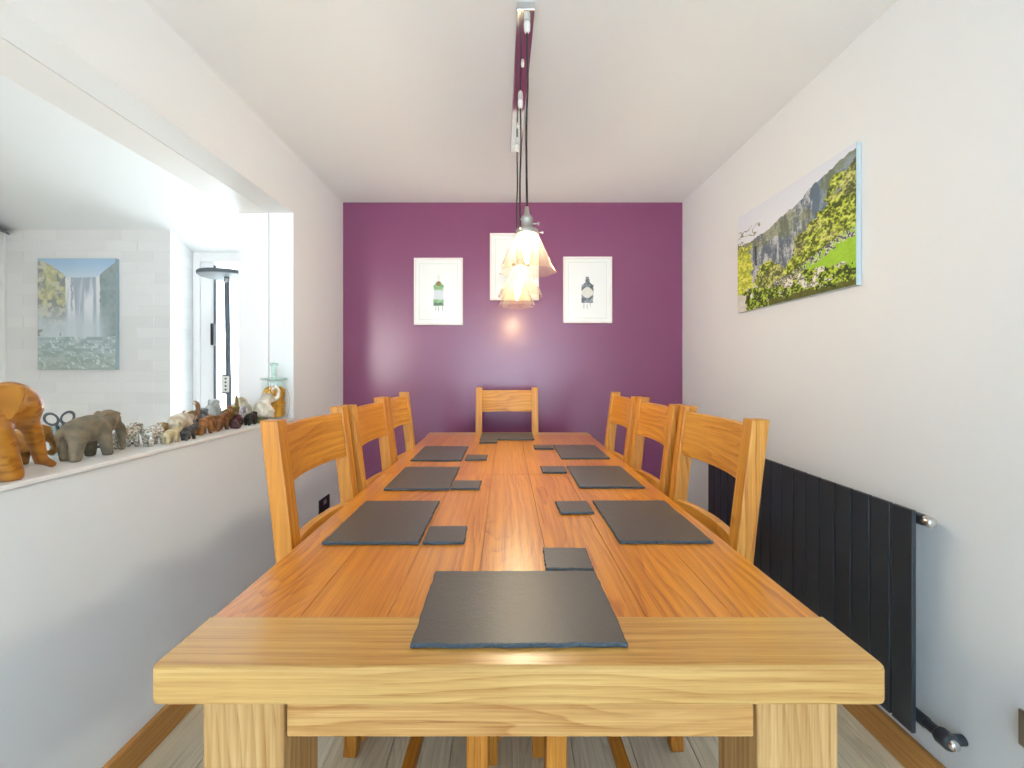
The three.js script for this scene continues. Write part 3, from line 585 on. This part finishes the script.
// an elephant of shoulder height about 1, facing +x, standing on y = 0
const TRUNKS = {
  down: [[0.62, 0.74], [0.78, 0.6], [0.84, 0.4], [0.85, 0.2], [0.88, 0.1]],
  floor: [[0.6, 0.7], [0.71, 0.5], [0.76, 0.3], [0.81, 0.13], [0.93, 0.045]],
  up: [[0.6, 0.78], [0.78, 0.74], [0.92, 0.86], [0.97, 1.08], [0.9, 1.28], [0.78, 1.36], [0.72, 1.29]],
  high: [[0.56, 0.86], [0.66, 0.98], [0.66, 1.2], [0.62, 1.42], [0.62, 1.58]],
  curl: [[0.62, 0.72], [0.8, 0.56], [0.86, 0.36], [0.78, 0.2], [0.66, 0.24]],
};
function elephantField(pose, trunk, headUp = 0) {
  const hx = 0.5, hy = 0.8 + headUp;
  const tr = TRUNKS[trunk], n = tr.length - 1;
  return (x, y, z) => {
    let d;
    const az = Math.abs(z);
    if (pose === 'sit') {
      d = sdEll(x, y, z, [-0.02, 0.44, 0], [0.36, 0.46, 0.32], -0.35);
      d = smin(d, sdCone(x, y, az, [-0.02, 0.2, 0.22], [0.34, 0.12, 0.3], 0.17, 0.13), 0.12);
      d = smin(d, sdCone(x, y, az, [0.2, 0.58, 0.2], [0.4, 0.3, 0.22], 0.12, 0.1), 0.1);
    } else {
      d = sdEll(x, y, z, [-0.12, 0.66, 0], [0.5, 0.31, 0.28], 0.1);
      const st = trunk === 'floor' ? 0.11 : 0.05;
      d = smin(d, sdCone(x, y, az, [0.2, 0.55, 0.15], [0.24 + (z > 0 ? st : -st), 0.06, 0.16], 0.15, 0.105), 0.1);
      d = smin(d, sdCone(x, y, az, [-0.4, 0.55, 0.15], [-0.43 + (z > 0 ? -st : st), 0.06, 0.16], 0.17, 0.105), 0.1);
      d = smin(d, sdCone(x, y, z, [-0.6, 0.72, 0], [-0.69, 0.38, 0], 0.035, 0.022), 0.04);
      d = Math.max(d, -y);
    }
    const oy = pose === 'sit' ? 0.12 : 0, ox = pose === 'sit' ? -0.22 : 0;
    d = smin(d, sdEll(x, y, z, [hx + ox, hy + oy, 0], trunk === 'floor' ? [0.28, 0.25, 0.22] : [0.23, 0.22, 0.19], -0.5), 0.14);
    d = smin(d, sdEll(x, y, z, [hx - 0.04 + ox, hy + 0.14 + oy, 0], [0.15, 0.12, 0.15]), 0.1);
    d = smin(d, sdCone(x, y, z, [0.1, 0.72, 0], [hx + ox, hy + oy, 0], 0.24, 0.16), 0.12);
    let t = 9; const tr0 = trunk === 'floor' ? 0.105 : 0.125;
    for (let i = 0; i < n; i++) t = Math.min(t, sdCone(x, y, z, [tr[i][0] + ox, tr[i][1] + headUp + oy, 0], [tr[i + 1][0] + ox, Math.max(0.05, tr[i + 1][1] + (i + 1 < n || trunk !== 'floor' ? headUp : 0)) + oy, 0], tr0 - (0.065 * i) / n, tr0 - (0.065 * (i + 1)) / n));
    d = smin(d, t, 0.06);
    return Math.max(d, -y);
  };
}
const poses = {};
function elephantParts(pose, trunk, res) {
  const key = pose + trunk + res;
  if (!poses[key]) {
    const big = trunk === 'high' || trunk === 'up';
    poses[key] = { body: solid(elephantField(pose, trunk), res, big ? 0.92 : 0.9, big ? [0.12, 0.78, 0] : [0.14, 0.62, 0]) };
    const ox = pose === 'sit' ? -0.22 : 0, oy = pose === 'sit' ? 0.12 : 0;
    const es = trunk === 'floor' ? 0.78 : 1;
    const ear = (s) => {
      const sh = new THREE.Shape(); sh.moveTo(0.06, 0.15); sh.bezierCurveTo(-0.05, 0.24, -0.27, 0.2, -0.29, 0.02); sh.bezierCurveTo(-0.3, -0.12, -0.2, -0.26, -0.1, -0.3); sh.bezierCurveTo(-0.02, -0.27, 0.05, -0.12, 0.06, 0.15);
      const g = new THREE.ExtrudeGeometry(sh, { depth: 0.015, bevelEnabled: true, bevelThickness: 0.016, bevelSize: 0.016, bevelSegments: 2, curveSegments: 10 });
      g.translate(0, 0, -0.008); g.scale(es, es, 1); g.rotateY(s * (es < 1 ? -0.5 : -0.4)); g.rotateX(s * 0.12); g.translate((es < 1 ? 0.3 : 0.47) + ox, (es < 1 ? 0.9 : 0.83) + oy, s * (es < 1 ? 0.29 : 0.19)); return plain(g);
    };
    poses[key].ears = [ear(1), ear(-1)];
    poses[key].tusks = [1, -1].map((s) => tube([[0.6 + ox, 0.66 + oy, s * 0.1], [0.7 + ox, 0.54 + oy, s * 0.13], [0.82 + ox, 0.5 + oy, s * 0.14]], 0.022, 8, 10));
    poses[key].eyes = [1, -1].map((s) => new THREE.SphereGeometry(0.022, 10, 8).translate(0.62 + ox, 0.86 + oy, s * 0.155));
  }
  return poses[key];
}
// colour that belongs to the thing, from solid noise: streaks of carved wood, mottled stone, mosaic chips
function tint(geo, fn) {
  const g = geo.clone(), p = g.attributes.position, c = new Float32Array(p.count * 3), k = new THREE.Color();
  for (let i = 0; i < p.count; i++) { const q = fn(p.getX(i), p.getY(i), p.getZ(i)); k.setRGB(q[0], q[1], q[2], THREE.SRGBColorSpace); c.set([k.r, k.g, k.b], i * 3); }
  g.setAttribute('color', new THREE.BufferAttribute(c, 3)); return g;
}
const n3 = (x, y, z, f, s) => 0.5 * (fbm(x * f + 40, y * f + 40, 4096, 4096, s, 3) + fbm(z * f + 40, (x + y) * f + 40, 4096, 4096, s + 3, 3));
const mottle = (a, b, f = 5, lo = 0.35, hi = 0.65) => (x, y, z) => mix3(a, b, sstep(lo, hi, n3(x, y, z, f, 9)));
function elephant(name, label, o) {
  const t = thing(name, label, 'figurine', [o.x, SILL, -o.z], o.turn ?? Math.PI / 2, 'elephant figurines on the hatch sill');
  const P = elephantParts(o.pose ?? 'stand', o.trunk ?? 'down', o.res ?? 40), s = o.s;
  t.scale.setScalar(s);
  const mat = std({ vertexColors: true, roughness: o.rough ?? 0.55, metalness: o.metal ?? 0 });
  const fn = o.colour;
  mesh('body', tint(P.body, fn), mat, t);
  for (const e of P.ears) mesh('ear', tint(e, o.earColour ?? fn), mat, t);
  if (o.tusks) for (const e of P.tusks) mesh('tusk', e, M.porcelain, t);
  for (const e of P.eyes) mesh('eye', e, M.black, t);
  return t;
}
const woodCarve = (x, y, z) => {
  const ring = n3(x * 0.6, y * 2.2, z, 2.2, 3) * 9 + y * 3, f = ring - Math.floor(ring);
  let c = mix3([0.76, 0.52, 0.2], [0.58, 0.35, 0.1], sstep(0.3, 1, f) * 0.8);
  const knot = n3(x, y, z, 4.5, 71); if (knot > 0.7) c = mix3(c, [0.36, 0.16, 0.05], sstep(0.7, 0.76, knot));
  return c;
};
elephant('elephant_figurine', 'large carved golden wood elephant at the left picture edge', { x: -1.18, z: 0.915, s: 0.21, trunk: 'floor', res: 64, colour: woodCarve, rough: 0.35 });
elephant('elephant_figurine', 'pale tan wooden baby elephant behind the large wooden one', { x: -1.287, z: 1.135, s: 0.098, trunk: 'curl', res: 44, colour: mottle([0.78, 0.6, 0.34], [0.66, 0.46, 0.2]), rough: 0.45 });
elephant('elephant_figurine', 'grey-brown realistic elephant walking behind the wooden one', { x: -1.215, z: 1.245, s: 0.125, trunk: 'down', res: 60, colour: mottle([0.53, 0.49, 0.4], [0.4, 0.38, 0.33], 9, 0.25, 0.75), earColour: mottle([0.62, 0.52, 0.38], [0.42, 0.38, 0.32], 7), rough: 0.6 });
const chips = (x, y, z) => { const h = hash(Math.floor(x * 16), Math.floor(y * 16) * 31 + Math.floor(z * 16), 5); return h > 0.8 ? [0.93, 0.93, 0.91] : h > 0.45 ? [0.78, 0.77, 0.73] : h > 0.2 ? [0.68, 0.64, 0.55] : [0.52, 0.5, 0.44]; };
elephant('elephant_figurine', 'small silvery mosaic elephant under the grey elephant trunk', { x: -1.24, z: 1.4, s: 0.073, trunk: 'down', res: 48, colour: chips, rough: 0.18, metal: 0.3 });
elephant('elephant_figurine', 'small silver and brown mosaic elephant beside the cream one', { x: -1.195, z: 1.455, s: 0.068, trunk: 'curl', res: 48, colour: (x, y, z) => (x > 0.25 ? mottle([0.66, 0.56, 0.38], [0.5, 0.4, 0.24], 9)(x, y, z) : chips(x + 3, y, z)), rough: 0.25, metal: 0.2 });
elephant('elephant_figurine', 'tiny cream stone elephant with raised head', { x: -1.165, z: 1.485, s: 0.05, trunk: 'up', colour: mottle([0.88, 0.83, 0.68], [0.78, 0.71, 0.54]), rough: 0.4 });
elephant('elephant_figurine', 'white and brown elephant raising a long curled trunk', { x: -1.225, z: 1.61, s: 0.093, trunk: 'up', res: 48, colour: (x, y, z) => mix3(mottle([0.88, 0.86, 0.8], [0.76, 0.7, 0.6], 6)(x, y, z), [0.5, 0.38, 0.26], sstep(0.62, 0.85, x + 0.25 * (n3(x, y, z, 6, 4) - 0.5))), earColour: mottle([0.6, 0.5, 0.36], [0.5, 0.4, 0.3]), rough: 0.4 });
elephant('elephant_figurine', 'small dark grey elephant with trunk lifted', { x: -1.155, z: 1.555, s: 0.05, trunk: 'up', colour: mottle([0.34, 0.35, 0.34], [0.2, 0.2, 0.2], 7), rough: 0.45 });
elephant('elephant_figurine', 'golden brown elephant walking last in a brown pair', { x: -1.19, z: 1.685, s: 0.068, trunk: 'down', colour: mottle([0.7, 0.5, 0.28], [0.5, 0.32, 0.16], 6), rough: 0.5 });
elephant('elephant_figurine', 'chestnut brown elephant walking just ahead of the golden brown one', { x: -1.195, z: 1.79, s: 0.07, trunk: 'up', res: 40, colour: mottle([0.6, 0.4, 0.2], [0.4, 0.26, 0.14], 6), rough: 0.5 });
elephant('elephant_figurine', 'blue-grey marbled elephant behind the brown pair', { x: -1.3, z: 1.79, s: 0.085, trunk: 'down', colour: mottle([0.6, 0.66, 0.7], [0.3, 0.34, 0.4], 6), rough: 0.35 });
elephant('elephant_figurine', 'tiny dark red seated elephant beside the brown pair', { x: -1.175, z: 1.845, s: 0.052, pose: 'sit', trunk: 'curl', colour: mottle([0.36, 0.14, 0.15], [0.22, 0.1, 0.11], 6), rough: 0.4, turn: 0.4 });
elephant('elephant_figurine', 'olive brown elephant holding its trunk straight up', { x: -1.245, z: 1.92, s: 0.083, trunk: 'high', res: 46, colour: mottle([0.58, 0.5, 0.28], [0.36, 0.32, 0.18], 6), rough: 0.5 });
elephant('elephant_figurine', 'small black elephant by the white family group', { x: -1.175, z: 1.965, s: 0.056, trunk: 'down', colour: mottle([0.16, 0.16, 0.16], [0.1, 0.1, 0.1]), rough: 0.4 });
elephant('elephant_figurine', 'white elephant with lilac patches behind the black one', { x: -1.265, z: 2.01, s: 0.075, trunk: 'curl', colour: (x, y, z) => { const n = n3(x, y, z, 6, 15); return n > 0.56 ? [0.62, 0.5, 0.72] : n < 0.42 ? [0.72, 0.8, 0.88] : [0.92, 0.92, 0.93]; }, rough: 0.3 });
elephant('elephant_figurine', 'pale grey stone elephant at the back near the floor lamp', { x: -1.35, z: 1.95, s: 0.1, pose: 'sit', trunk: 'curl', colour: mottle([0.82, 0.84, 0.84], [0.62, 0.66, 0.68], 4), rough: 0.5 });
const creamy = mottle([0.93, 0.91, 0.86], [0.74, 0.7, 0.62], 5);
{
  const b = mesh('figurine_base', lathe([[0, 0.022], [0.05, 0.02], [0.056, 0.012], [0.058, 0]], 30).scale(0.8, 1, 1.0), std({ color: 0x8d9460, roughness: 0.7, bumpMap: speck, bumpScale: 0.006 }));
  b.position.set(-1.2, SILL, -2.06); tag(b, 'mossy green oval stand under the white seated elephants', 'figurine');
  const e1 = elephant('elephant_figurine', 'large white seated elephant on the green stand', { x: -1.185, z: 2.075, s: 0.1, pose: 'sit', trunk: 'up', res: 50, colour: creamy, rough: 0.5, turn: 0.75 }); e1.position.y += 0.02;
  elephant('elephant_figurine', 'white baby elephant sitting before the large white one', { x: -1.34, z: 2.12, s: 0.1, pose: 'sit', trunk: 'curl', colour: creamy, rough: 0.5, turn: 0.2 });
}
// storage jar of orange pasta
{
  const t = thing('storage_jar', 'glass storage jar of orange pasta by the hatch jamb', 'jar', [-1.192, SILL, -2.193]);
  const g = new THREE.MeshPhysicalMaterial({ color: 0xf6fbfa, transmission: 1, thickness: 0, roughness: 0.03 });
  mesh('glass_body', lathe([[0, 0.003], [0.05, 0.003], [0.056, 0.01], [0.056, 0.185], [0.05, 0.195], [0.046, 0.2]], 36), g, t);
  mesh('lid', lathe([[0, 0.2], [0.06, 0.2], [0.063, 0.206], [0.06, 0.212], [0, 0.212]], 36), new THREE.MeshPhysicalMaterial({ color: 0xe6f5f1, transmission: 0.8, thickness: 0, roughness: 0.1 }), t);
  mesh('lid_knob', lathe([[0.013, 0.212], [0.013, 0.27], [0.019, 0.276], [0.019, 0.288], [0, 0.29]], 20), new THREE.MeshPhysicalMaterial({ color: 0xe4f3ef, transmission: 0.8, thickness: 0, roughness: 0.1 }), t);
  mesh('wire_bail', tube([[0.045, 0.195, 0.02], [0.07, 0.17, 0.02], [0.088, 0.12, 0.02], [0.09, 0.06, 0.02], [0.075, 0.005, 0.02]], 0.0011, 6, 30), M.nickel, t);
  const bits = [];
  for (let i = 0; i < 420; i++) { const a = rnd() * 6.283, r = 0.047 * Math.sqrt(rnd()), b = new THREE.TorusGeometry(0.006, 0.0028, 5, 8, 4); b.rotateX(rnd() * 6); b.rotateY(rnd() * 6); b.translate(r * Math.cos(a), rr(0.014, 0.165), r * Math.sin(a)); bits.push(b); }
  bits.push(new THREE.CylinderGeometry(0.042, 0.042, 0.14, 20).translate(0, 0.083, 0));
  const c = mesh('pasta', join(bits), std({ color: 0xeeb040, roughness: 0.6 }), t); c.userData.kind = 'stuff';
}
// scissors in a glass tumbler
{
  const t = thing('glass_tumbler', 'clear glass tumbler behind the grey elephant', 'glass', [-1.33, SILL, -1.28]);
  mesh('glass_body', lathe([[0, 0.003], [0.028, 0.003], [0.034, 0.09], [0.0315, 0.09], [0.026, 0.008], [0, 0.008]], 28), new THREE.MeshPhysicalMaterial({ color: 0xeaf2f4, transmission: 1, thickness: 0, roughness: 0.05 }), t);
  const s = thing('scissors', 'scissors with dark grey oval handles standing in a tumbler', 'scissors', [-1.33, SILL + 0.012, -1.28], 0.75);
  s.rotation.z = 0.06; s.scale.setScalar(0.85);
  for (const k of [-1, 1]) {
    mesh('blade', new THREE.BoxGeometry(0.008, 0.085, 0.002).translate(0, 0.045, 0).rotateZ(-k * 0.1), M.nickel, s).position.z = k * 0.0012;
    const h = new THREE.TorusGeometry(0.017, 0.0038, 10, 28).scale(0.9, 1.25, 1).rotateZ(-k * 0.45).translate(k * 0.02, 0.115, 0);
    mesh('handle', join([h, new THREE.CylinderGeometry(0.0045, 0.0035, 0.022, 8).rotateZ(-k * 0.3).translate(k * 0.007, 0.088, 0)]), M.darkGrey, s).position.z = k * 0.0012;
  }
}
{ // pen and small dish lying on the sill
  const p = thing('pen', 'dark blue pen lying behind the grey elephant', 'pen', [-1.3, SILL + 0.0045, -1.42], 0.9);
  mesh('barrel', new THREE.CylinderGeometry(0.0042, 0.0042, 0.1, 10).rotateZ(Math.PI / 2), std({ color: 0x24304f, roughness: 0.4 }), p);
  mesh('tip', new THREE.ConeGeometry(0.0042, 0.014, 10).rotateZ(-Math.PI / 2).translate(0.057, 0, 0), M.nickel, p);
}
shade(scene);
renderer.render(scene, camera);
